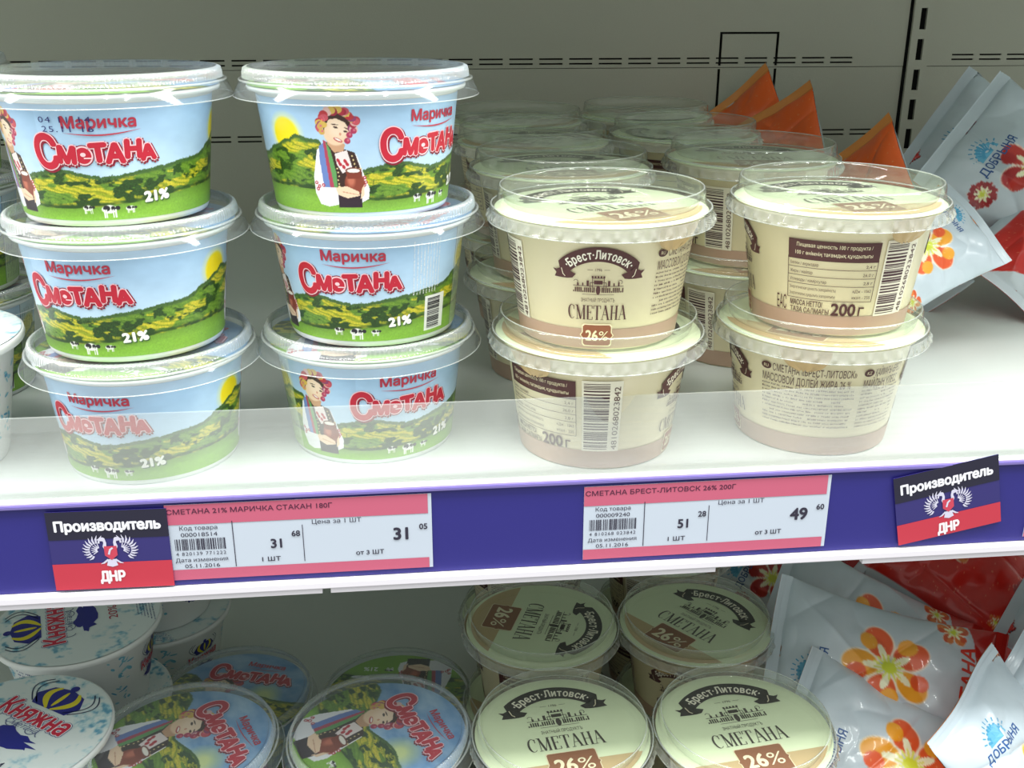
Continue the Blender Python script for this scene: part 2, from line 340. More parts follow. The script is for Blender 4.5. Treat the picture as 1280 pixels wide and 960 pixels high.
def marichka(P, x, y, h, rot=0):
    c, q = math.cos(rot), math.sin(rot)
    P.fat('Маричка', x, y, h*1.0, .045*h, (188, 52, 76), 3, 6, width=h*5.9, rot=rot)
    t = np.linspace(0, 1, 14); xs = t*6.3*h; ys = -.42*h-.35*h*np.sin(t*np.pi)*.9+.2*h*t
    P.path(np.stack([x+xs*c-ys*q, y+xs*q+ys*c], 1), .02+.22*h*np.sin(np.pi*t)*.6, (196, 66, 84), 3)
# ------------------------------------------------------------------ the landscape sour cream cup (green / blue sleeve, ribbed clear lid)
RN = 38.
def rad(d): return math.radians(d)*RN
def cup_body(name, rb, rt, zt, m, parent, foot=.0015):
    prof = [(.0005, .0012), (rb-.004, .0012), (rb-.0022, 0), (rb-.0006, 0), (rb, foot), (rt, zt), (rt+.0012, zt+.0006), (rt+.0030, zt+.001), (rt+.0034, zt+.0022), (rt+.0026, zt+.003), (rt+.0005, zt+.0028)]
    return link(name, lathe(name, prof), m, parent)
MB = (.0357, 0, .0410, .0462)
def make_landscape_cup():
    root = empty('sour_cream_cup')
    cup_body('cup_body', .0357, .0410, .0462, PLAST, root)
    # wrap: label coordinate s (mm) 0..360 deg, z 2.2..43 mm; first logo starts at 0 deg, second at 180
    nx, ny = 1150, 175; s = np.linspace(-.5*math.radians(1), 2*math.pi-.5*math.radians(1), nx, endpoint=False)*RN; z = np.linspace(2.4, 45.6, ny)
    X, Y = np.meshgrid(s, z); sky = np.array([188, 212, 232.])-(Y[..., None]-10)*np.array([1.0, .6, .15])+fbm(X*.08, Y*.15, 3)[..., None]*26
    p = Paint(X, Y, (0, 0, 0)); p.I = sky
    per = math.pi*RN; U = np.mod(X+rad(27), per)-rad(27)
    # sun disc before each girl
    d = np.hypot(U-rad(118), Y-32); p.blend(np.clip((9.5-d)/4, 0, 1)*.8, (250, 246, 150)); p.blend(np.clip((7.2-d)/1.4, 0, 1), (250, 226, 30))
    hf = lambda x: 19.6+1.2*np.sin(U*.16+1)+np.clip((U-rad(66))*.27, 0, 10.5)*np.clip((rad(150)-U)/6, 0, 1)+fbm(U*.25, U*0, 8)*1.8
    ff = lambda x: 8.0-1.1*np.cos(U*.07)+np.clip((U-rad(50))*.10, 0, 4.5)*np.clip((rad(150)-U)/6, 0, 1)
    meadow(p, hf, ff, U, Y, 21)
    for base in (0, 180):
        cow(p, rad(base+20), 7.2, 1.25); cow(p, rad(base+32), 6.6, 1.9); cow(p, rad(base+44), 6.6, 1.15)
        woman(p, rad(base-27)+(RN*2*math.pi if base == 0 else 0), 42.6, .0445); 
    # side B: white information panel and seam
    m = ((X > rad(258)) & (X < rad(275)) & (Y < 19.5) & (Y > 4)); p.blend(m*.95, (240, 242, 240))
    m = (X > rad(287)) & (X < rad(310)); p.blend(m*.55, (222, 230, 226)); m = (X > rad(286.3)) & (X < rad(287)); p.blend(m*.8, (90, 96, 120))
    r = lambda zz: MB[0]+(MB[2]-MB[0])*zz/1000/MB[3]+4e-5
    ang = X/RN; R_ = r(Y); Pt = np.stack([R_*np.sin(ang), -R_*np.cos(ang), Y/1000], -1)
    sl = link('printed_sleeve', gridmesh('printed_sleeve', Pt, True, p.I), mat('sleeve_ink', rough=.33, attr=True, coat=.25), root)
    P = Print()
    for b in (0, 180):
        smetana_logo(P, rad(b)-2.5, 25.6, 6.0)
        marichka(P, rad(b+14), 37.2, 4.2)
        P.fat('21%', rad(b+53.6), 8.2, 3.8, .35, (60, 96, 60), 2, 6, width=9.6, rot=.06); P.fat('21%', rad(b+53), 8.6, 3.8, .34, (250, 250, 246), 3, 6, width=9.6, rot=.06)
    P.barcode(rad(260), 5, rad(271), 18.6, (30, 30, 44), 1, vert=True)
    V = Print()
    for i in range(9):   # vertical rows of fine white print
        x = rad(248)+i*1.55; V.words(21, x, 43.5, x+1.2, 1.2, (244, 246, 248), seed=i, layer=1)
    for i in range(8): V.words(5, rad(288)+i*1.6, 43, rad(288)+i*1.6+1.2, 1.2, (88, 104, 84), seed=40+i, layer=1)
    for v, f, c, l in V.items: P.items.append((np.stack([v[:, 1], v[:, 0]], 1), f, c, l))
    for half in (0, 1):
        H_ = Print(); H_.items = [q for q in P.items if (q[0][:, 0].mean() > rad(160)) == bool(half)]; H_.build('sleeve_lettering', conemap(MB[0]+4e-5, 0, MB[2]+4e-5, MB[3]), sl, cut=(2.2, None))
    # printed sealing film
    nr, nt = 120, 420; rr = np.linspace(.2, 44.3, nr); tt = np.linspace(0, 2*math.pi, nt, endpoint=False); T_, R2 = np.meshgrid(tt, rr); X = R2*np.cos(T_); Y = R2*np.sin(T_)
    p = Paint(X, Y, (0, 0, 0)); p.I = np.array([92, 148, 208.])+fbm(X*.09, Y*.14, 6)[..., None]*np.array([110, 80, 40.])-10
    d = np.hypot(X-16, Y-4); p.blend(np.clip((13-d)/10, 0, 1)*.8, (240, 246, 150))
    meadow(p, lambda x: 0+3*np.sin(x*.12)+np.clip((-x-8)*.45, 0, 12)+np.clip((x-22)*.3, 0, 5), lambda x: -22+2*np.sin(x*.1), X, Y, 33, .8)
    woman(p, -13, 19, .070); p.ell(26, -20, 6, 1.6, (230, 234, 236)); cow(p, 8, -28, 1.6)
    f = link('sealing_film', gridmesh('sealing_film', np.stack([X/1000, Y/1000, .0494+0*X], -1), True, p.I), mat('sleeve_ink'), root)
    Q = Print(); smetana_logo(Q, -26, 17, 7.6); marichka(Q, -6, 30.5, 4.2); Q.text('21%', 16, -30, 4, (246, 248, 240), 3, bold=.05)
    Q.build('film_lettering', flatmap(.0494), f)
    prof = [(.0496, .0447), (.0492, .0460), (.0478, .0490), (.0471, .0502), (.0470, .0509), (.0463, .0512), (.0456, .0513), (.0452, .0535), (.0447, .0553), (.0436, .0558), (.0426, .0552), (.0420, .0538), (.0400, .0532), (.0003, .0532)]
    def rib(th, i): return ((.00022*1.6*np.sin(th*200) if 7 <= i <= 10 else 0*th), (0*th))
    ld = link('ribbed_clear_lid', lathe('ribbed_clear_lid', prof, 800, rib), LIDM, root); bead('lid_edge', .0468, .0508, .00055, ld); link('knurled_ring', lathe('knurled_ring', [(.04535, .0516), (.0453, .0535), (.0448, .0554), (.0437, .0559)], 900, lambda th, i: (.00045*np.sin(th*150)+0*th, 0*th)), HEM, ld); bead('lid_hem', .0496, .0446, .00025, ld)
    return root
# ------------------------------------------------------------------ the cream cup (brown print, domed clear lid)
BRN = (84, 50, 50); BD = (150, 98, 72)
def serif(P, s, x, y, h, w_, col, layer=2):
    """high-contrast serif capitals for the word on the cream cup"""
    adv = {'С': .78, 'М': 1.05, 'Е': .7, 'Т': .78, 'А': .86, 'Н': .86}; tot = sum(adv[c] for c in s); k = w_/tot; tk = .115; tn = .035
    for c in s:
        a = adv[c]*k; g = a*.86; X = lambda u: x+u*g; Y = lambda v: y+v*h; th = tk*h; tl = max(tn*h, .12)
        sf = lambda u, v: P.line((X(u)-th*.9, Y(v)), (X(u)+th*.9, Y(v)), tl, col, layer)
        if c in 'МНЕ':
            pass
        if c == 'С':
            t = np.radians(np.linspace(48, 312, 22)); P.path(np.stack([x+g*.52+g*.46*np.cos(t), y+h*.5+h*.5*np.sin(t)], 1), tl+(th-tl)*np.clip(-np.cos(t), 0, 1), col, layer); P.line((X(.84), Y(.97)), (X(.84), Y(.68)), tl*1.3, col, layer)
        elif c == 'М':
            P.line((X(.12), Y(0)), (X(.12), Y(1)), tl, col, layer); P.line((X(.12), Y(1)), (X(.5), Y(0)), th, col, layer); P.line((X(.5), Y(0)), (X(.86), Y(1)), tl, col, layer); P.line((X(.88), Y(0)), (X(.88), Y(1)), th, col, layer)
            for u, v in ((.12, 0), (.88, 0), (.08, 1), (.92, 1)): sf(u, v)
        elif c == 'Е':
            P.line((X(.2), Y(0)), (X(.2), Y(1)), th, col, layer); P.line((X(.02), Y(1)), (X(.9), Y(1)), tl, col, layer); P.line((X(.02), Y(0)), (X(.95), Y(0)), tl, col, layer); P.line((X(.2), Y(.52)), (X(.7), Y(.52)), tl, col, layer)
            P.line((X(.9), Y(1)), (X(.9), Y(.8)), tl*1.4, col, layer); P.line((X(.95), Y(0)), (X(.95), Y(.2)), tl*1.4, col, layer); P.line((X(.7), Y(.43)), (X(.7), Y(.61)), tl, col, layer)
        elif c == 'Т':
            P.line((X(.5), Y(0)), (X(.5), Y(1)), th, col, layer); P.line((X(.0), Y(1)), (X(1.), Y(1)), tl, col, layer); sf(.5, 0); P.line((X(0), Y(1)), (X(0), Y(.78)), tl*1.4, col, layer); P.line((X(1), Y(1)), (X(1), Y(.78)), tl*1.4, col, layer)
        elif c == 'А':
            P.line((X(.08), Y(0)), (X(.46), Y(1)), tl, col, layer); P.line((X(.46), Y(1.03)), (X(.9), Y(0)), th, col, layer); P.line((X(.22), Y(.36)), (X(.74), Y(.36)), tl, col, layer); sf(.08, 0); sf(.9, 0)
        elif c == 'Н':
            for u in (.18, .82): P.line((X(u), Y(0)), (X(u), Y(1)), th if u > .5 else th*.85, col, layer); sf(u, 0); sf(u, 1)
            P.line((X(.18), Y(.5)), (X(.82), Y(.5)), tl, col, layer)
        x += a
def fortress_logo(P, cx, cy, k, rib, ink, badge, badgetxt, badge_y=-17.6):
    """ribbon, fortress, name and fat badge; cy = ribbon crown height; k scale (1 = 34 mm wide)"""
    R_ = 19.6*k; oy = cy-R_; n = 26; t = np.radians(np.linspace(135.6, 44.4, n)); asp = 1.; hw = 3.0*k
    A = [(cx+(R_+hw)*math.cos(a), oy+(R_+hw)*math.sin(a)) for a in t]; B = [(cx+(R_-hw)*math.cos(a), oy+(R_-hw)*math.sin(a)) for a in t]
    P.add(A+B, [(i, i+1, n+i+1, n+i) for i in range(n-1)], rib, 2)
    for sg in (-1, 1):
        ex, ey = cx+sg*R_*math.cos(math.radians(44.4)), oy+R_*math.sin(math.radians(44.4))
        P.poly([(ex+sg*2.1*k, ey+2.1*k), (ex+sg*1.2*k, ey-2.9*k), (ex-sg*1.6*k, ey-4.6*k), (ex-sg*3.6*k, ey-4.3*k), (ex-sg*5.0*k, ey-2.6*k), (ex-sg*2.8*k, ey-1.7*k)], rib, 2); P.path([(ex-sg*.6*k, ey-3.9*k), (ex+sg*.3*k, ey-3*k), (ex+sg*.9*k, ey-.6*k)], .35*k, (226, 216, 190), 3)
        P.poly([(ex+sg*1.2*k, ey-.4*k), (ex+sg*3.0*k, ey-1.3*k), (ex+sg*4.6*k, ey-1.0*k), (ex+sg*3.2*k, ey-2.7*k), (ex+sg*4.0*k, ey-4.4*k), (ex+sg*.6*k, ey-4.6*k), (ex-sg*1.6*k, ey-4.6*k)], rib, 2)
    P.arctext('·Брест·Литовск·', cx, oy, R_-hw*.6, 3.5*k, (246, 242, 226), 3, bold=.02, span=84, cond=.75, asp=asp)
    yb = cy-16*k; g = ink
    for i in range(27):
        x = cx+(i-13)*.77*k
        if abs(i-13) < 3: continue
        h = 2.0*k if i % 5 else .7*k; P.rect(x-.24*k, yb, x+.26*k, yb+h, g, 2)
    P.line((cx-10.2*k, yb+2.7*k), (cx+10.2*k, yb+2.7*k), .22*k, g, 2); P.line((cx-6.5*k, yb-.9*k), (cx+6.5*k, yb-.9*k), .16*k, g, 2)
    for dx, w_, h in ((-8.2, .7, 3.9), (-6.2, .5, 4.0), (-4.2, .9, 5.0), (4.3, .9, 5.0), (6.3, .5, 4.0), (8.2, .6, 4.4)): P.rect(cx+(dx-w_/2)*k, yb+2.6*k, cx+(dx+w_/2)*k, yb+h*k, g, 2)
    for dx in (-9, 8.8): P.arc(cx+dx*k, yb+4.4*k, .8*k, -60, 170, .2*k, g, 2, 8)
    for a, b, c, d in ((-2.3, 0, 2.3, 6.1), (-3.2, 0, 3.2, 4.2)):
        for q in ((a, b, a, d), (c, b, c, d), (a, d, c, d)): P.line((cx+q[0]*k, yb+q[1]*k), (cx+q[2]*k, yb+q[3]*k), .25*k, g, 2)
    for dx in (-2.3, -1.15, 0, 1.15, 2.3): P.rect(cx+(dx-.35)*k, yb+6.1*k, cx+(dx+.35)*k, yb+7.0*k, g, 2)
    P.ell(cx, yb+1.0*k, .9*k, 1.9*k, g, 2, 14); P.rect(cx-1.9*k, yb, cx-1.4*k, yb+2.2*k, g, 2); P.rect(cx+1.4*k, yb, cx+1.9*k, yb+2.2*k, g, 2); P.rect(cx-1.7*k, yb+3.5*k, cx+1.7*k, yb+5.1*k, g, 2)
    P.text('1796', cx, cy-7.0*k, 1.1*k, g, 2, align='c'); P.line((cx-4.4*k, cy-6.5*k), (cx-2.2*k, cy-6.5*k), .14*k, g, 2); P.line((cx+2.2*k, cy-6.5*k), (cx+4.4*k, cy-6.5*k), .14*k, g, 2)
    P.text('ЗНАТНЫЙ ПРОДУКТЪ', cx, cy-20*k, 1.5*k, g, 2, width=13.8*k, align='c')
    serif(P, 'СМЕТАНА', cx-12.4*k, cy-27.7*k, 6.0*k, 25.2*k, ink, 2)
def fat_badge(P, cx, cy, k, col, txt, edge):
    for g, c, ly in ((.5, edge, 2), (0, col, 3)):
        a = 5.9*k+g; b = 4.3*k+g; P.poly([(cx-a+.8, cy-b), (cx+a-.8, cy-b), (cx+a, cy-b+.8), (cx+a, cy-1.2), (cx+a+.9, cy), (cx+a, cy+1.2), (cx+a, cy+b-.8), (cx+a-.8, cy+b), (cx-a+.8, cy+b), (cx-a, cy+b-.8), (cx-a, cy+1.2), (cx-a-.9, cy), (cx-a, cy-1.2), (cx-a, cy-b+.8)], c, ly)
    P.text('26', cx-4.6*k, cy-2.2*k, 4.4*k, txt, 4, bold=.055, width=4.9*k); P.text('%', cx+.9*k, cy-2.2*k, 4.2*k, txt, 4, width=3.8*k, shear=.1)
BB = (.0336, 0, .0402, .0480)
def make_cream_cup():
    root = empty('sour_cream_cup')
    cb = cup_body('cup_body', .0336, .0402, .0495, mat('cream_tub_plastic', CREAM, .35, coat=.15, var=.02, bscale=60), root)
    th = np.linspace(0, 2*math.pi, 96, endpoint=False); zz = np.array([.6, 2, 5, 9.2]); T_, Z_ = np.meshgrid(th, zz); rr = BB[0]+(BB[2]-BB[0])*Z_/48+5e-5
    link('tan_band', gridmesh('tan_band', np.stack([rr*np.sin(T_), -rr*np.cos(T_), Z_/1000], -1), True), mat('tan_band_ink', (186, 158, 138), .4), root)
    P = Print()
    for b in (0, 190):
        fortress_logo(P, rad(b), 41.2, 1., BRN, BRN, BD, CREAM); fat_badge(P, rad(b), 6.6, 1.04, (150, 92, 66), CREAM, CREAM)
    x0, x1 = rad(52), rad(108); P.rect(x0, 33.2, x1, 41.6, BRN, 1); P.text('Пищевая ценность 100 г продукта /', (x0+x1)/2, 38.6, 1.7, CREAM, 2, width=30, align='c'); P.text('100 г өнімнің тағамдық құндылығы', (x0+x1)/2, 35.2, 1.7, CREAM, 2, width=31, align='c')
    for y in (33.2, 29.6, 26, 22.4, 15.8): P.line((x0, y), (x1, y), .22, BRN, 1)
    for x in (x0, x1): P.line((x, 15.8), (x, 34), .25, BRN, 1)
    for y, a, b in ((30.6, 'Белки / ақуыздар', '2,4 г'), (27, 'Жиры / майлар', '26,0 г'), (23.4, 'Углеводы / көмірсулар', '2,8 г'), (19.9, 'Энергетическая ценность (калорийность)', 'кДж - 1062'), (17.1, 'Энергетикалық құндылығы (калориялығы)', 'ккал - 255')):
        P.text(a, x0+1, y, 1.35, BRN, 2, width=min(20, .75*len(a))); P.text(b, x1-1, y, 1.35, BRN, 2, width=.8*len(b), align='r')
    P.text('ЕАС', x0-5.5, 9.8, 6.2, BRN, 2, width=5, bold=-.01); P.text('МАССА НЕТТО/', x0+1.5, 12.6, 2.4, BRN, 2, width=14.5, bold=.02); P.text('ТАЗА САЛМАҒЫ', x0+1.5, 9.6, 2.2, BRN, 2, width=17.5, bold=.02)
    P.text('200', x0+20, 9.6, 5.4, BRN, 2, width=10.5, bold=.05); P.text('г', x0+32, 9.6, 5, BRN, 2, bold=.02, width=2.4)
    b0 = rad(113); P.rect(b0-.8, 9, rad(137), 42.4, (238, 234, 214), 0); P.barcode(b0, 10, rad(129), 41.4, (70, 40, 48), 1, vert=True, n=58); P.text('4810268023842', rad(135.5), 9.8, 2.6, BRN, 2, width=30, rot=math.pi/2)
    for q, (xa, s1, s2, xb) in enumerate(((rad(227), 'СМЕТАНА «БРЕСТ-ЛИТОВСК»', 'МАССОВОЙ ДОЛЕЙ ЖИРА 26 %', rad(288)), (rad(293), 'ҚАЙМАҒЫ «БРЕСТ', 'МАЙДЫҢ ҮЛЕСІ', rad(326)))):
        P.ell(xa+2.1, 40.2, 2.4, 1.7, BRN, 1); P.text(('RU', 'KZ')[q], xa+2.1, 39.5, 1.5, CREAM, 3, width=2.2, align='c')
        P.text(s1, xa+5.2, 38.4, 3.5, BRN, 2, width=xb-xa-5.5); P.text(s2, xa+.3, 33.3, 3.7, BRN, 2, width=xb-xa-2.5); P.words(xa, 12.5, xb, 32.6, 1.75, (96, 70, 64), seed=70+q, layer=1)
    P.build('label_lettering', conemap(BB[0]+5e-5, 0, BB[2]+5e-5, .048), cb, cut=(2.2, None))
    # foil seal with print
    f = link('foil_seal', lathe('foil_seal', [(.0002, .0533), (.0410, .0533), (.0430, .0530), (.0448, .0524)], 96), mat('foil_seal_ink', (220, 232, 198), .38), root)
    Q = Print(); fortress_logo(Q, 0, 31.5, 1.58, (36, 30, 34), (62, 56, 52), BD, CREAM)
    n = 30; t = np.linspace(math.radians(212), math.radians(328), n); Q.poly([(42*math.cos(a), 42*math.sin(a)) for a in t], (192, 168, 126), 1)
    fat_badge(Q, 0, -24.5, 2.1, (134, 82, 52), (236, 228, 196), (226, 214, 180))
    Q.build('foil_lettering', flatmap(.0533), f)
    # tan tear tab that hangs under the lid skirt
    a = np.linspace(-.24, .24, 14); b = np.linspace(0, 1, 8); A_, B_ = np.meshgrid(a, b); r = .0462-.0046*B_; wd = np.sqrt(np.clip(1-B_**2.2, 0, 1)); an = A_*(.25+.75*wd)
    link('tear_tab', gridmesh('tear_tab', np.stack([r*np.sin(an), -r*np.cos(an), .0520-.0105*B_+.0004*np.sin(A_*40)], -1)), mat('tear_tab_foil', (206, 178, 128), .35, bump=.4, bscale=300), root)
    prof = [(.0473, .0474), (.0475, .0478), (.0470, .0482), (.0467, .0490), (.0466, .0508), (.0467, .0522), (.0465, .0534), (.0457, .0543), (.0443, .0548), (.0438, .0554), (.0435, .0575), (.0433, .0602), (.0430, .0615), (.0424, .0619), (.0417, .0614), (.0413, .0595), (.0408, .0553), (.0402, .0546), (.0390, .0545), (.0003, .0545)]
    def rib(th, i):
        if i in (3, 4): k = np.clip(np.cos(th*44)*2-1, 0, 1); return (.0015*k*(1 if i == 3 else .6), 0*th)
        return (0*th, 0*th)
    ld = link('domed_clear_lid', lathe('domed_clear_lid', prof, 352, rib), LIDB, root); bead('lid_hem', .0474, .0475, .00032, ld); link('fluted_skirt', lathe('fluted_skirt', [(.0476, .0479), (.0472, .0486), (.0470, .0500), (.0469, .0514), (.0468, .0526)], 440, lambda th, i: (.0013*np.clip(np.cos(th*40)*2-1, 0, 1)*(i in (1, 2)), 0*th)), SKIRT, ld); bead('lid_rim', .0424, .0617, .00025, ld); bead('lid_shoulder', .0461, .0539, .0004, ld)
    return root
# ------------------------------------------------------------------ white tub with a crown
def make_white_tub():
    root = empty('sour_cream_tub')
    H = .0555; tb = link('tub_body', lathe('tub_body', [(.0005, .0015), (.031, .0015), (.0325, 0), (.0335, .0006), (.0342, .003), (.0428, H-.006), (.0432, H-.005), (.0452, H-.0045), (.0456, H-.0005), (.0462, H), (.0475, H), (.0478, H-.002), (.0474, H-.0035)], 96), mat('white_tub_plastic'), root)
    BL = (40, 50, 140); P = Print(); mp = conemap(.0342+6e-5, .003, .0428+6e-5, H-.006)
    for b in (0, 180):
        crown_logo(P, rad(b)-2, 30, .62); P.words(rad(b+52), 12, rad(b+95), 46, 2.6, BL, seed=b+3, layer=1)
        for i in range(26):
            r = random.Random(b+i); P.ell(rad(b+28+r.uniform(0, 20)), r.uniform(12, 48), r.uniform(.5, 2.6), r.uniform(.3, 1.1), r.choice([(120, 190, 214), (150, 208, 224), (90, 166, 204)]), 1, 9, r.uniform(-1, 1))
            P.ell(rad(b-55+r.uniform(0, 22)), r.uniform(12, 48), r.uniform(.5, 2.6), r.uniform(.3, 1.1), r.choice([(120, 190, 214), (150, 208, 224), (90, 166, 204)]), 1, 9, r.uniform(-1, 1))
    P.build('side_lettering', mp, tb, cut=(2.5, None))
    # pictorial seal
    nr, nt = 90, 300; rr = np.linspace(.2, 46.6, nr); tt = np.linspace(0, 2*math.pi, nt, endpoint=False); T_, R2 = np.meshgrid(tt, rr); X = R2*np.cos(T_); Y = R2*np.sin(T_)
    p = Paint(X, Y, (0, 0, 0)); n = fbm(X*.09, Y*.09, 50); n2 = fbm(X*.3, Y*.3, 55); ed = np.clip((np.hypot(X, Y*1.1)-20)/14, 0, 1); m = np.clip((n-.52)*9, 0, 1)*np.clip((n2-.4)*6, 0, 1)*ed
    p.I = np.array([226, 236, 236.])+0*X[..., None]; p.blend(m*.6, (140, 196, 212)); p.blend(np.clip(m*np.clip((n2-.58)*10, 0, 1), 0, 1)*.8, (80, 150, 186))
    f = link('peel_seal', gridmesh('peel_seal', np.stack([X/1000, Y/1000, H+.0004+0*X], -1), True, p.I), mat('sleeve_ink'), root)
    Q = Print(); crown_logo(Q, 0, 13, 1.2)
    for i in range(6): Q.words(-19+i*2, -43+i*1.7, 19-i*2, -43+i*1.7+1.7, 1.7, (64, 90, 150), seed=i+11, layer=1)
    Q.text('20%', -8, -22, 5.2, (176, 40, 74), 3, bold=-.005, width=15); Q.text('14', 12, -22, 4.2, (30, 34, 70), 3, bold=.02)
    Q.build('seal_lettering', flatmap(H+.0004), f); return root
def crown_logo(P, cx, cy, k):
    BL = (38, 42, 138); YL = (228, 214, 50)
    for off, c, ly in ((1.05, BL, 3), (.8, (240, 236, 240), 4), (.35, (204, 40, 70), 5)): P.fat('Княжна', cx, cy-4.4*k, 9.6*k, off*k, c, ly, 8, width=38*k, align='c')
    y0 = cy+6*k; P.poly([(cx-10*k, y0), (cx-13*k, y0+6*k), (cx-9*k, y0+12*k), (cx, y0+14*k), (cx+9*k, y0+12*k), (cx+13*k, y0+6*k), (cx+10*k, y0)], BL, 2)
    for sg in (-1, 1):
        t = np.linspace(0, 1, 16)
        for a, wd in ((6.5, 2.3), (11, 0)):
            if wd: P.path(np.stack([cx+sg*(1.2+a*np.sin(t*2.5))*k, y0+13*k*t], 1), wd*k*(.4+np.sin(t*3.1)), YL, 3)
        for a in (15, 18): P.path(np.stack([cx+sg*(a-6+8*np.sin(t*2.7))*k*.9, y0+(1+15*t)*k], 1), .6*k, (52, 66, 96), 2)
    P.ell(cx, y0+15*k, 2*k, 2*k, BL, 3, 12); P.ell(cx, y0+7*k, 1.1*k, 5.2*k, YL, 3, 14)
    for i in range(5): P.arc(cx-12*k+i*6*k, cy-6.5*k, 3*k, 200 if i % 2 else 20, 340 if i % 2 else 250, .5*k, (110, 120, 150), 2, 12)
    P.text('Сметана', cx, cy-8.2*k, 3*k, (96, 108, 150), 3, width=19*k, align='c', shear=.3)
    r = random.Random(2); P.poly([(cx+(10+r.uniform(-3, 4))*k*math.cos(a)*1.3, cy-14.5*k+(4.6+r.uniform(-1.6, 1.6))*k*math.sin(a)) for a in np.linspace(0, 6.28, 26)[:-1]], BL, 2)
# ------------------------------------------------------------------ film pouches
BLT = (40, 84, 146)
def flower(p, x, y, r, kind, rot=0):
    n = 5 if kind != 'small' else 9
    A, B = {'orange': ((224, 92, 48), (236, 164, 48)), 'red': ((168, 30, 34), (190, 48, 40)), 'small': ((160, 34, 42), (146, 28, 40)), 'smallo': ((206, 84, 40), (216, 120, 50))}[kind]
    for q in range(n):
        a = rot+q*2*math.pi/n; c = B if q % 2 else A; R1 = r*.62
        p.ell(x+R1*math.cos(a), y+R1*math.sin(a), r*.44, r*(.36 if n == 5 else .2), (242, 232, 214), a)
        p.ell(x+R1*1.03*math.cos(a), y+R1*1.03*math.sin(a), r*.40, r*(.32 if n == 5 else .19), c, a); p.ell(x+R1*1.2*math.cos(a+.3), y+R1*1.2*math.sin(a+.3), r*.22, r*.2, A if q % 2 else B, a)
        p.ell(x+r*.36*math.cos(a), y+r*.36*math.sin(a), r*.25, r*.09, (240, 240, 206), a)
    for q in range(14):
        a = q*.449; p.ell(x+r*.22*math.cos(a), y+r*.22*math.sin(a), r*.14, r*.03, (222, 226, 110), a)
    p.ell(x, y, r*.16, r*.16, (206, 216, 60))
def make_pouch(name, kind, seed, L=.128, W=.088, T=.017):
    rs = np.random.RandomState(seed); ph = rs.rand(8)*6.28; am = rs.uniform(.6, 1.3, 8)
    def surf(x, y, side, off=0.):
        u = np.clip(np.abs(x)/(W/2), 0, 1); v = np.clip(np.abs(y)/(L/2-.004), 0, 1)
        prof = (np.clip(1-u**2.3, 0, 1)**.62)*(np.clip(1-v**2.6, 0, 1)**.62); e = np.exp(-(1-v)/.16)
        h = T*prof+prof**.5*(.0028*am[0]*np.sin(x*150+ph[0]+y*40)*e+.0020*am[1]*np.sin(x*260+ph[1])*e+.0014*am[2]*np.sin(y*70+x*60+ph[2])+.0011*am[3]*np.sin(x*95-y*85+ph[3]))
        cr = np.abs(((x*math.cos(ph[4])+y*math.sin(ph[4]))*16+ph[5]) % 1-.5); h = h+.0032*prof**.7*np.exp(-cr/.07); cr = np.abs(((x*math.cos(ph[6])+y*math.sin(ph[6]))*22+ph[7]) % 1-.5); h = h-.0022*prof**.7*np.exp(-cr/.05)
        h = h+.012*prof**.6*(np.abs(fbm(x*26+seed, y*26, seed+30, 3)-.5)-.1)
        bend = .010*np.sin(y/L*3+ph[1])*.5+.003*np.sin(x*60+ph[3])*v
        xx = x*(1-.10*(1-v**2)*(1)); yy = y*(1-.05*(1-u**2)*0)
        return np.stack([xx, yy, side*(h+off+.0002)+bend], -1)
    nx, ny = 130, 190; xs = -np.cos(np.linspace(0, np.pi, nx))*W/2; ys = np.linspace(-L/2, L/2, ny); X, Y = np.meshgrid(xs, ys); Xm, Ym = X*1000, Y*1000
    def art(xm, ym, back=False):
        p = Paint(xm, ym, (190, 204, 214)); p.I = p.I+(fbm(xm*.06, ym*.06, seed+60)[..., None]-.5)*16
        if back:
            if kind == 'orange': p.blend((ym-6)*2+.5, (240, 100, 30)); p.blend((ym-58)*.5, (230, 150, 70)); flower(p, -26, 8, 9, 'smallo'); flower(p, 10, -30, 22, 'orange')
            else: p.blend((xm+37)*2, (200, 36, 28)); p.blend((-ym-50+.5*xm)*2, (206, 218, 226)); flower(p, 14, -26, 13, 'small', .3); flower(p, -18, -18, 5, 'smallo', 0); flower(p, 8, 30, 12, 'smallo', .5)
        elif kind == 'orange':
            p.blend((-ym-54+.25*xm)*2, (180, 36, 30)); flower(p, 4, 2, 25, 'orange', .4); flower(p, -34, 22, 7, 'smallo', 0); flower(p, 38, -34, 9, 'smallo')
        else:
            p.blend((-ym-26+.5*xm)*2+.5, (182, 28, 30)); flower(p, -6, 19, 19, 'red', .2); flower(p, 30, -14, 9, 'small'); flower(p, -34, 32, 7.5, 'small')
        sp = vnoise(xm*1.6, ym*1.6, 77) > .93; red = (p.I[..., 0] > 150) & (p.I[..., 2] < 70); p.blend((sp & red)*.5, (240, 200, 150)); return p.I
    ink = art(Xm, Ym); fr = surf(X, Y, 1); bk = surf(X, Y, -1)
    V = np.concatenate([fr, bk], 0).reshape(-1, 3); me = gridmesh(name, fr, False, ink)
    me2 = gridmesh(name, bk[:, ::-1], False, art(-Xm, Ym, True)[:, ::-1]); bm = bmesh.new(); bm.from_mesh(me); bm.from_mesh(me2); bmesh.ops.remove_doubles(bm, verts=bm.verts[:], dist=.00035)
    bm.to_mesh(me); bm.free(); bpy.data.meshes.remove(me2); me.polygons.foreach_set('use_smooth', [True]*len(me.polygons))
    o = link('sour_cream_pouch', me, mat('pouch_film', rough=.30, attr=True, coat=.3, bump=.25, bscale=90))
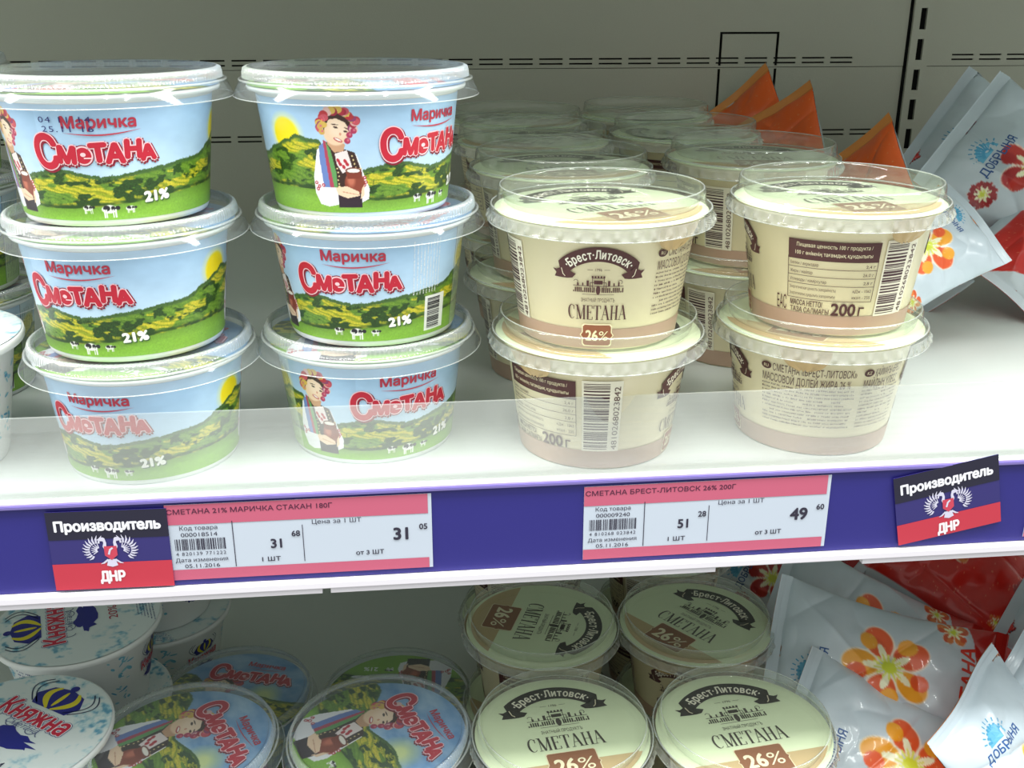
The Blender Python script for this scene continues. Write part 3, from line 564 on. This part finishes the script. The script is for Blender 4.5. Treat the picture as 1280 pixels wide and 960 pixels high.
    # crimped end seams
    for e in (-1, 1):
        q = np.linspace(-W/2, W/2, 60); b = np.linspace(0, .007, 8); A_, B_ = np.meshgrid(q, b); y = e*(L/2-.004+B_); P0 = surf(A_, np.full_like(A_, e*L/2), 1)
        P0[..., 1] = y; P0[..., 2] += .0004*np.sin(B_*3000); P1 = P0.copy(); P1[..., 2] -= .0006; g = gridmesh('end_seam', P0, False, art(A_*1000, np.clip(y*1000, -62, 62))); g2 = gridmesh('t', P1[:, ::-1], False, art(-A_*1000, np.clip(y*1000, -62, 62), True)[:, ::-1]); bm = bmesh.new(); bm.from_mesh(g); bm.from_mesh(g2); bm.to_mesh(g); bm.free(); bpy.data.meshes.remove(g2); link('end_seam', g, mat('pouch_film'), o)
    P = Print(); r0 = math.pi/2*0
    cx, cy = -11, 42
    for i in range(9):
        a = math.radians(20+i*17.5); P.line((cx+3*math.cos(a), cy+3*math.sin(a)), (cx+8.6*math.cos(a), cy+8.6*math.sin(a)), 1.3, (70, 150, 190), 1); P.line((cx+9.6*math.cos(a), cy+9.6*math.sin(a)), (cx+11.6*math.cos(a), cy+11.6*math.sin(a)), .7, (70, 150, 190), 1)
    P.poly([(cx+8*math.cos(a), cy+8*math.sin(a)) for a in np.linspace(0, math.pi, 14)], (96, 170, 204), 1)
    P.text('ДОБРЫНЯ', cx+1, cy-6.2, 4.8, BLT, 2, bold=.03, width=31, align='c')
    P.text('СМЕТАНА', 0, -47, 8.5, (206, 60, 44), 2, bold=.06, width=60, align='c', shear=.1) if kind == 'orange' else P.text('СМЕТАНА', -2, -42, 7, (240, 236, 230), 2, bold=.06, width=52, align='c')
    P.items = [(v, f, c, l) for v, f, c, l in P.items if np.ptp(v[:, 0]) > .2]
    for nm_, lo_ in (('brand_lettering', True), ('name_lettering', False)):
        H_ = Print(); H_.items = [q for q in P.items if (q[0][:, 1].mean() > 0) == lo_]; H_.build(nm_, lambda a, b, off: surf(a/1000, b/1000, 1, off), o, cut=(4, 4))
    return o
def place(o, X, Y, Z, ang, up=.0, side=.0, anchor=(0, 0), flip=False, L=.128, W=.088, s=1.):
    """anchor point of the pouch (in half widths / half lengths) seen at (X,Y) px, Z m away; long axis at ang deg in the view; front leaned up / sideways"""
    n = Vector(-FV)+Vector((0, 0, 1))*up+Vector(RV)*side; n.normalize(); a = math.radians(ang); ax = Vector(RV)*math.cos(a)+Vector(UV)*math.sin(a); ax = (ax-n*ax.dot(n)).normalized()
    if flip: n = -n
    x = ax.cross(n); c = Vector(px(X, Y, Z))-x*anchor[0]*W/2*.95*s-ax*anchor[1]*L/2*s
    M = Matrix((x, ax, n)).transposed().to_4x4(); M.translation = c; o.matrix_world = M; o.scale = (s, s, s); return o

# ================================================================== the cabinet
PANEL = mat('grey_panel_paint', (176, 178, 164), .5, bump=.25, bscale=900, var=.03); DARK = mat('dark_gap', (14, 14, 14), .8); WHITE = mat('white_shelf_enamel', (206, 214, 210), .38, bump=.1, bscale=500)
def perf(name, x0, x1, z0, z1, y, holes, parent, m=PANEL, t=.0012):
    """sheet with real rectangular holes"""
    xs = sorted({x0, x1, *[h[0] for h in holes], *[h[1] for h in holes]}); zs = sorted({z0, z1, *[h[2] for h in holes], *[h[3] for h in holes]}); xs = [v for v in xs if x0 <= v <= x1]; zs = [v for v in zs if z0 <= v <= z1]
    bm = bmesh.new(); V = {}
    for i in range(len(xs)-1):
        for j in range(len(zs)-1):
            cx = (xs[i]+xs[i+1])/2; cz = (zs[j]+zs[j+1])/2
            if any(h[0] < cx < h[1] and h[2] < cz < h[3] for h in holes): continue
            f = [V.setdefault(k, bm.verts.new((xs[k[0]], y, zs[k[1]])) if k not in V else V[k]) for k in ((i, j), (i+1, j), (i+1, j+1), (i, j+1))]; bm.faces.new(f)
    r = bmesh.ops.extrude_face_region(bm, geom=bm.faces[:]); [setattr(v, 'co', v.co+Vector((0, t, 0))) for v in r['geom'] if isinstance(v, bmesh.types.BMVert)]
    bmesh.ops.recalc_face_normals(bm, faces=bm.faces[:]); me = bpy.data.meshes.new(name); bm.to_mesh(me); bm.free(); return link(name, me, m, parent)
YB = .5
wall = box('wall_back', (-.75, YB+.006, -.42), (.95, YB+.02, .62), DARK); wall['kind'] = 'structure'
def slotrow(zc, xa, xb, off): 
    h = []; x = off
    while x < xb-.019:
        if x >= xa: h += [(x, x+.0195, zc+.0012, zc+.0025), (x, x+.0195, zc-.0026, zc-.0013)]
        x += .02475
    return h
XA, XS = -.75, .406
hs = slotrow(.1343, XA+.01, .382, -.3275+.0005-.02475*16)
rect = [(.2445, .2468, .1302, .1570), (.2930, .2953, .1302, .1570), (.2468, .2930, .1553, .1570)]
perf('panel_sheet', XA, XS, .1290, .62, YB, [h for h in hs if True]+rect, wall)
h2 = slotrow(.0745, XA+.01, .385, -.3275-.02475*16)
perf('panel_sheet', XA, XS, -.43, .1285, YB+.0004, h2+[(.2445, .2468, .0930, .1275), (.2930, .2953, .0930, .1275)], wall)
perf('panel_sheet', .4265, .95, .1290, .62, YB, slotrow(.1362, .44, .93, .4485), wall)
perf('panel_sheet', .4265, .95, -.43, .1285, YB+.0004, slotrow(.0765, .44, .93, .4485), wall)
up = [(.4145, .4200, z, z+.0170) for z in np.arange(-.36, .6, .0247)]
perf('upright_post', .4085, .4255, -.43, .62, YB-.0035, up, wall, PANEL, .0025)
for nm, z in (('upper', 0.), ('lower', -.271)):
    sh = empty('display_shelf', (0, 0, z)); b = box('shelf_board', (-.75, 0, -.004), (.95, YB-.006, 0), WHITE, sh, .0008)
    if nm == 'upper':
        box('front_lip', (-.75, -.0028, -.030), (.95, -.0002, -.0045), WHITE, sh)
        g = box('clear_guard', (-.75, .0012, .0002), (.95, .0026, .0352), GUARD, sh)
        r = box('price_rail', (-.75, -.0048, -.0405), (.95, -.0030, .0012), mat('rail_white', (226, 222, 232), .35), sh)
        box('rail_lip', (-.75, -.0085, -.0428), (.95, -.0030, -.0392), mat('rail_white'), r, .0006); box('rail_lip', (-.75, -.0066, -.0006), (.95, -.0044, .0010), mat('rail_violet', (120, 108, 176), .3), r, .0003)
        box('blue_insert', (-.75, -.0054, -.0388), (.95, -.00485, -.0008), mat('rail_blue', (38, 34, 122), .45, bump=.1, bscale=300), r)
        for x0, x1 in ((-.30, -.062), (-.0585, .107), (.1735, .42)): box('rail_clip', (x0, -.0075, -.0452), (x1, -.0032, -.0430), mat('rail_white'), r)
        tag(sh, 'white enamelled upper shelf with clear front guard and blue price rail', 'shelf')
    else: box('front_lip', (-.75, -.0028, -.030), (.95, -.0002, -.0045), WHITE, sh); tag(sh, 'plain lower shelf in the shade under the upper one', 'shelf')
top = box('unseen_shade_shelf', (-.75, -.005, .30), (.95, YB-.004, .306), WHITE); top['kind'] = 'structure'  # unseen shelf overhead, added to keep lamp light off the rear rows

# ================================================================== cups
def beta(x, y): return math.atan2(x-CAM[0], y-CAM[1])
mp_ = make_landscape_cup(); bp = make_cream_cup(); kp = make_white_tub(); used = set()
def put(proto, x, y, z, app, label, group, tilt=(0, 0), film=None, cat='cup'):
    o = proto if id(proto) not in used else copy_tree(proto); 
    if id(proto) not in used: used.add(id(proto))
    o.location = (x, y, z); o.rotation_euler = (tilt[0], tilt[1], math.radians(app)-beta(x, y))
    if film is not None:
        for ch in o.children:
            if ch.name.startswith(('foil_seal', 'sealing_film', 'peel_seal')): ch.rotation_euler.z = math.radians(film)-o.rotation_euler.z
            if ch.name.startswith('tear_tab'): ch.rotation_euler.z = math.radians(film)-o.rotation_euler.z+.2
    return tag(o, label, cat, group)
MP, BP = .0538, .0545
GM = 'landscape sour cream cups on the upper shelf'
ms = [(-.1385, .0495, 2, -38, 0, 'top cup of the left landscape-print stack, date stamp over the brand name'),
      (-.1368, .0465, 1, -62, 2, 'middle cup of the left landscape-print stack, yellow sun at its right side'),
      (-.1355, .0460, 0, -63, 0, 'bottom cup of the left landscape-print stack, half hidden by the clear guard'),
      (-.0395, .0545, 2, 16-180, 0, 'top cup of the second landscape-print stack, girl with jug in full view'),
      (-.0375, .0560, 1, -43-180, 0, 'middle cup of the second landscape-print stack, barcode strip at right'),
      (-.0395, .0565, 0, -9, 0, 'bottom cup of the second landscape-print stack, girl behind the clear guard')]
for x, y, k, a, tl, lb in ms:
    o = put(mp_, x, y, k*MP, a, lb, GM, film=a*.5)
    if k == 2 and x < -.1: stamped = o
for k, lb in ((0, 'bottom landscape-print cup at the far left edge behind the front stack'), (1, 'middle landscape-print cup at the far left edge, text side showing'), (2, 'top landscape-print cup at the far left edge, only its lid rim showing')):
    put(mp_, -.252, .138, k*MP, -235, lb, GM)
D = Print(); D.text('04 11 14', rad(2), 39.2, 2.2, (40, 44, 110), 6, width=18, space=1.2); D.text('25.11 16', rad(3), 35.8, 2.2, (40, 44, 110), 6, width=18, space=1.2)
D.build('date_stamp', conemap(MB[0]+1e-4, 0, MB[2]+1e-4, MB[3]), stamped, cut=(2.2, None))
GB = 'cream sour cream cups on the upper shelf'
bs = [(.0600, .0380, 1, 0, 22, 'top front cream cup in the left column, fortress ribbon facing forward'), (.0605, .0395, 0, 70, -60, 'bottom front cream cup in the left column, barcode in the middle behind the guard'),
      (.1665, .0450, 1, 111, 8, 'top front cream cup in the right column, nutrition table and 200 g facing forward'), (.1632, .0428, 0, -71, -40, 'bottom front cream cup in the right column, block of text behind the guard'),
      (.0580, .1380, 1, -5, 6, 'top cream cup second from the front in the left column'), (.0560, .1385, 0, -4, 0, 'bottom cream cup second from the front in the left column'),
      (.0555, .2340, 1, 30, -40, 'top cream cup third from the front in the left column'), (.0575, .2350, 0, 50, 0, 'bottom cream cup third from the front in the left column'),
      (.0560, .3300, 1, 60, 60, 'top cream cup at the back of the left column'), (.0560, .3310, 0, 20, 0, 'bottom cream cup at the back of the left column'),
      (.1650, .1600, 1, 42, -8, 'top cream cup second from the front in the right column, barcode between the front cups'), (.1630, .1560, 0, 34, 0, 'bottom cream cup second from the front in the right column, digits between the front cups'),
      (.1530, .2560, 1, 90, 100, 'top cream cup third from the front in the right column'), (.1560, .2530, 0, 10, 0, 'bottom cream cup third from the front in the right column'),
      (.1500, .3520, 1, 20, 200, 'top cream cup at the back of the right column, before the black bracket cut-out'), (.1500, .3500, 0, 0, 0, 'bottom cream cup at the back of the right column')]
for x, y, k, a, fl, lb in bs: put(bp, x, y, k*BP, (a-190), lb, GB, film=fl)
ZL = -.271
GBL = 'cream sour cream cups on the lower shelf'
for x, y, k, a, fl, lb in [(.0490, .0393, 1, 0, 6, 'front left cream cup on the lower shelf, lid print upright'), (.0490, .0400, 0, 20, 0, 'cream cup beneath the front left one on the lower shelf'),
      (.1420, .0330, 1, 20, 7, 'front right cream cup on the lower shelf beside the white pouches'), (.1420, .0330, 0, 20, 0, 'cream cup beneath the front right one on the lower shelf'),
      (.0510, .1370, 1, 100, -112, 'second cream cup in the left lower column, badge turned to the left'), (.0500, .1375, 0, 130, -40, 'cream cup beneath the second one in the left lower column'),
      (.1430, .1300, 1, -12, -52, 'second cream cup in the right lower column, lid print tilted clockwise'), (.1430, .1305, 0, 20, 0, 'cream cup beneath the second one in the right lower column'),
      (.0540, .2340, 1, 40, 40, 'third cream cup in the left lower column, cut off by the price rail'), (.0540, .2350, 0, 60, 0, 'cream cup beneath the third one in the left lower column'),
      (.1480, .2270, 1, 40, 10, 'third cream cup in the right lower column, cut off by the price rail'), (.1480, .2280, 0, 60, 0, 'cream cup beneath the third one in the right lower column')]:
    put(bp, x, y, ZL+k*BP, a-190, lb, GBL, film=fl)
GML = 'landscape sour cream cups on the lower shelf'
for x, y, k, a, fl, lb in [(-.0440, .0510, 1, 40, -68, 'front landscape-print cup on the lower shelf beside the cream cups'), (-.0440, .0510, 0, 40, 0, 'landscape-print cup beneath the front one beside the cream cups'),
      (-.1425, .0540, 1, 40, -64, 'front landscape-print cup on the lower shelf beside the crown tubs'), (-.1425, .0540, 0, 40, 0, 'landscape-print cup beneath the front one beside the crown tubs'),
      (-.0371, .1530, 0, 90, 172, 'single landscape-print cup lying low behind, green field of its lid showing'), (-.1365, .1650, 0, 90, -18, 'single landscape-print cup lying low behind, red name readable on its lid')]:
    put(mp_, x, y, ZL+k*MP, a, lb, GML, film=fl)
GK = 'white crown tubs'
for x, y, z, a, fl, lb in [(-.2270, .0630, ZL+.0560, 60, -34, 'front white tub on the lower shelf, crown on its lid upright'), (-.2270, .0630, ZL, 60, 0, 'white tub beneath the front one on the lower shelf'),
      (-.2230, .1640, ZL+.0560, 70, 108, 'second white tub on the lower shelf, crown turned to the left'), (-.2230, .1640, ZL, 70, 0, 'white tub beneath the second one on the lower shelf'),
      (-.2010, .2630, ZL+.0560, 40, 60, 'back white tub on the lower shelf under a clear lid'), (-.2010, .2630, ZL, 40, 0, 'white tub beneath the back one, crown on its side'),
      (-.2330, .0450, 0, -75, 30, 'white tub with blue small print at the left edge of the upper shelf'), (-.3230, .1900, ZL+.0560, 0, 0, 'white tub on the lower shelf at the left edge')]:
    o = put(kp, x, y, z, a, lb, GK, film=fl, cat='tub')
    if 'clear lid' in lb:
        link('clear_lid', lathe('clear_lid', [(.0500, .0510), (.0492, .0535), (.0485, .0567), (.0478, .0595), (.0465, .0605), (.0450, .0595), (.0440, .0577), (.0003, .0577)], 120), LIDM, o)

# ================================================================== pouches
om = [make_pouch('orange_pouch', 'orange', s) for s in (1, 2, 3)]; rm = [make_pouch('red_pouch', 'red', s) for s in (11, 12)]; pu = set()
def pouch(proto, X, Y, Z, ang, up, side, lb, grp, anchor=(0, 0), flip=False, s=1.):
    o = proto if id(proto) not in pu else copy_tree(proto); pu.add(id(proto)); place(o, X, Y, Z, ang, up, side, anchor, flip, s=s); tag(o, lb, 'pouch', grp)
GU, GL = 'film pouches heaped on the upper shelf', 'film pouches heaped on the lower shelf'
C = (1, 1); CB = (-1, 1)
pouch(om[0], 959, 85, .85, 126, -.1, -1.0, 'pouch behind the cream cups, leftmost of the three orange corner tips', GU, CB, True)
pouch(om[1], 1006, 104, .80, 118, 0, -1.2, 'pouch behind the cream cups, middle one of the three orange corner tips', GU, CB, True)
pouch(om[2], 1110, 147, .70, 134, .1, -1.6, 'pouch whose narrow orange tip stands beside the upright post', GU, CB, True)
pouch(rm[0], 1208, 95, .80, 142, .2, 0, 'grey shaded pouch at the back right with a peaked top corner', GU, C, s=1.1)
pouch(rm[1], 1254, 94, .70, 140, .3, -.1, 'large pale pouch leaning at the right edge with a big red flower', GU, C, s=1.15)
pouch(rm[0], 1196, 322, .66, 45, .5, .1, 'red pouch lying at the right edge above the bare shelf', GU, (1, -1), True, s=.9)
pouch(om[0], 1262, 322, .575, 32, .5, .0, 'white pouch with an orange flower lying beside the front right cream cup', GU, C, s=.66)
pouch(rm[1], 990, 680, .80, 150, .3, -.3, 'dim pouch behind the lower cream cups with small red flowers', GL, (.6, .3))
pouch(om[1], 995, 676, .70, 152, .5, 0, 'white pouch peaking just below the price rail', GL, C)
pouch(om[2], 984, 722, .63, 163, .5, 0, 'white pouch across the middle of the lower heap, brand and big orange flower', GL, C)
pouch(om[0], 1022, 813, .60, 150, .6, 0, 'white pouch in front beside the lower cream cup, orange flower below', GL, C)
pouch(om[1], 1236, 812, .575, 124, .5, .7, 'crumpled white pouch in the front right of the lower heap', GL, C, s=.95)
pouch(rm[0], 1220, 735, .71, 135, .4, 0, 'red pouch lying under the price rail at the right', GL, (0, 0), True)
pouch(rm[1], 1085, 705, .86, 150, .3, 0, 'dark red pouch corner in the shade behind the white peak', GL, (0, 0), True)
pouch(rm[0], 1320, 668, .66, 138, .6, 0, 'pale pouch between the red one and the right edge of the lower heap', GL, C)
pouch(rm[1], 1338, 702, .60, 140, .6, -.1, 'white pouch with a small red flower at the right edge of the lower heap', GL, C)

# ================================================================== price tags and stickers on the rail
def price_tag(x, z, title, code, bar, a, ac, b, bc, lb, W=107., H=34.5, rot=0.):
    o = box('price_tag', (0, -.0003, 0), (W/1000, 0, H/1000), mat('tag_paper', (190, 200, 216), .5)); o.location = (x, -.0056, z); o.rotation_euler = (0, -rot, 0)
    K = (44, 40, 60); PK = (192, 92, 120); P = Print(); Y = lambda v: H-v
    P.rect(0, Y(9), W-1.5, H, PK, 1); P.rect(0, 0, W-1.5, 4.8, PK, 1)
    P.text(title, .6, Y(4.2), 2.2, (80, 26, 60), 2, bold=.02, width=.0+min(66, 2.15*len(title)))
    P.line((26, Y(8.2)), (26, 5.2), .35, K, 2); P.line((54, Y(11.5)), (54, 6), .3, K, 2)
    P.text('Код товара', 12.5, Y(11.6), 1.9, K, 2, width=15, align='c'); P.text(code, 12.5, Y(14.6), 1.9, K, 2, width=14.5, align='c'); P.barcode(2.5, Y(20.8), 23, Y(15.6), K, 1, n=60); P.text(bar, 12.5, Y(23.2), 1.6, K, 2, width=20, align='c', space=1.2)
    P.text('Дата изменения', 12.5, Y(26.2), 1.8, K, 2, width=21, align='c'); P.text('05.11.2016', 12.5, Y(29), 1.8, K, 2, width=14, align='c')
    P.text(a, 43, Y(21.5), 4.2, K, 2, bold=.05, align='c'); P.text(ac, 49.5, Y(16.6), 2.6, K, 2, bold=.04); P.text('1 ШТ', 40.5, Y(27.6), 2, K, 2, bold=.03, align='c', width=7.5)
    P.text('Цена за 1 ШТ', 58, Y(11.4), 2, K, 2, bold=.01, width=20); P.text(b, 94, Y(20.5), 5.6, K, 2, bold=.06, align='c'); P.text(bc, 105, Y(16.2), 2.6, K, 2, bold=.04, align='r'); P.text('от 3 ШТ', 81, Y(26.8), 2, K, 2, bold=.03, align='c', width=11.5)
    P.build('tag_lettering', lambda s, t, off: np.stack([s/1000, -.0003-off, t/1000], 1), o); return tag(o, lb, 'price tag', 'price tags in the rail')
price_tag(-.1224, -.0362, 'СМЕТАНА 21% МАРИЧКА СТАКАН 180Г', '000018514', '4 820139 771222', '31', '68', '31', '05', 'pink and white price tag reading 31 05 under the landscape-print cups')
price_tag(.0486, -.0366, 'СМЕТАНА БРЕСТ-ЛИТОВСК 26% 200Г', '000009240', '4 810268 023842', '51', '28', '49', '60', 'pink and white price tag reading 49 60 under the cream cups', rot=.005)
price_tag(.2478, -.0366, 'СМЕТАНА ДОБРЫНЯ', '000009244', '4 820139 771239', '31', '68', '31', '05', 'left edge of a third price tag at the right frame edge')
def flag(x, z, rot, lb, W=47., H=35.5):
    o = box('flag_sticker', (0, -.0003, -H/1000), (W/1000, 0, 0), mat('sticker_film', (46, 40, 110), .4)); o.location = (x, -.0062, z); o.rotation_euler = (0, -rot, 0)
    P = Print(); P.rect(0, -12.5, W, 0, (28, 26, 50), 1); P.rect(0, -H, W, -23.5, (190, 50, 70), 1); G = (206, 204, 226)
    P.fat('Производитель', W/2, -8.6, 4.4, .28, (232, 232, 242), 3, 8, width=41, align='c'); [P.fat(c_, W/2-5.2+i_*3.55, -32.0, 4.6, .30, (238, 230, 236), 3, 6, width=(3.2, 2.7, 2.4)[i_]) for i_, c_ in enumerate('ДНР')]
    cx, cy = W/2, -17.5
    for sg in (-1, 1):
        for i in range(11):   # outer flight feathers
            a = math.radians(100-i*15.5); r0, r1 = 3.2, 6.9-.12*i; ox, oy = cx+sg*4.9, cy-.2
            P.path([(ox+sg*r0*math.cos(a), oy+r0*math.sin(a)), (ox+sg*(r0+r1)/2*math.cos(a), oy+(r0+r1)/2*math.sin(a)), (ox+sg*r1*math.cos(a+.12), oy+r1*math.sin(a+.12))], [.7, .75, .15], G, 3)
        for i in range(7):
            a = math.radians(80-i*20); P.path([(cx+sg*(4.4+.8*math.cos(a)), cy+.8*math.sin(a)), (cx+sg*(4.4+3.2*math.cos(a)), cy+3.0*math.sin(a))], [.5, .3], G, 2.6+.05*i)
        P.path([(cx+sg*1.2, cy-1), (cx+sg*2.2, cy+1.6), (cx+sg*1.9, cy+3.2), (cx+sg*2.3, cy+4.6)], [1.6, 1.5, 1.1, 1.2], G, 3.1); P.ell(cx+sg*3.0, cy+4.8, 1.3, .9, G, 3.25, 12); P.poly([(cx+sg*3.8, cy+5.3), (cx+sg*5.5, cy+4.5), (cx+sg*3.8, cy+4.3)], G, 3.4)
        P.path([(cx+sg*1.4, cy-4.6), (cx+sg*3.2, cy-6), (cx+sg*4.4, cy-6.4)], [.9, .7, .2], G, 3.15)
    P.poly([(cx-2.5, cy+1.6), (cx+2.5, cy+1.6), (cx+2.5, cy-2.6), (cx, cy-4.8), (cx-2.5, cy-2.6)], (196, 62, 86), 4); P.path([(cx-.9, cy-2.2), (cx-.2, cy), (cx+.9, cy+.8)], .8, G, 5); P.poly([(cx-1.4, cy-4.4), (cx+1.4, cy-4.4), (cx+2.2, cy-7.3), (cx, cy-8), (cx-2.2, cy-7.3)], G, 3)
    P.build('sticker_lettering', lambda s, t, off: np.stack([s/1000, -.0003-off, t/1000], 1), o); return tag(o, lb, 'sticker', 'flag stickers on the rail')
flag(-.1685, -.0022, -.01, 'black, blue and red flag sticker stuck straight beside the left price tag')
flag(.1828, -.0047, .205, 'black, blue and red flag sticker stuck askew near the right end of the rail', H=33.5)
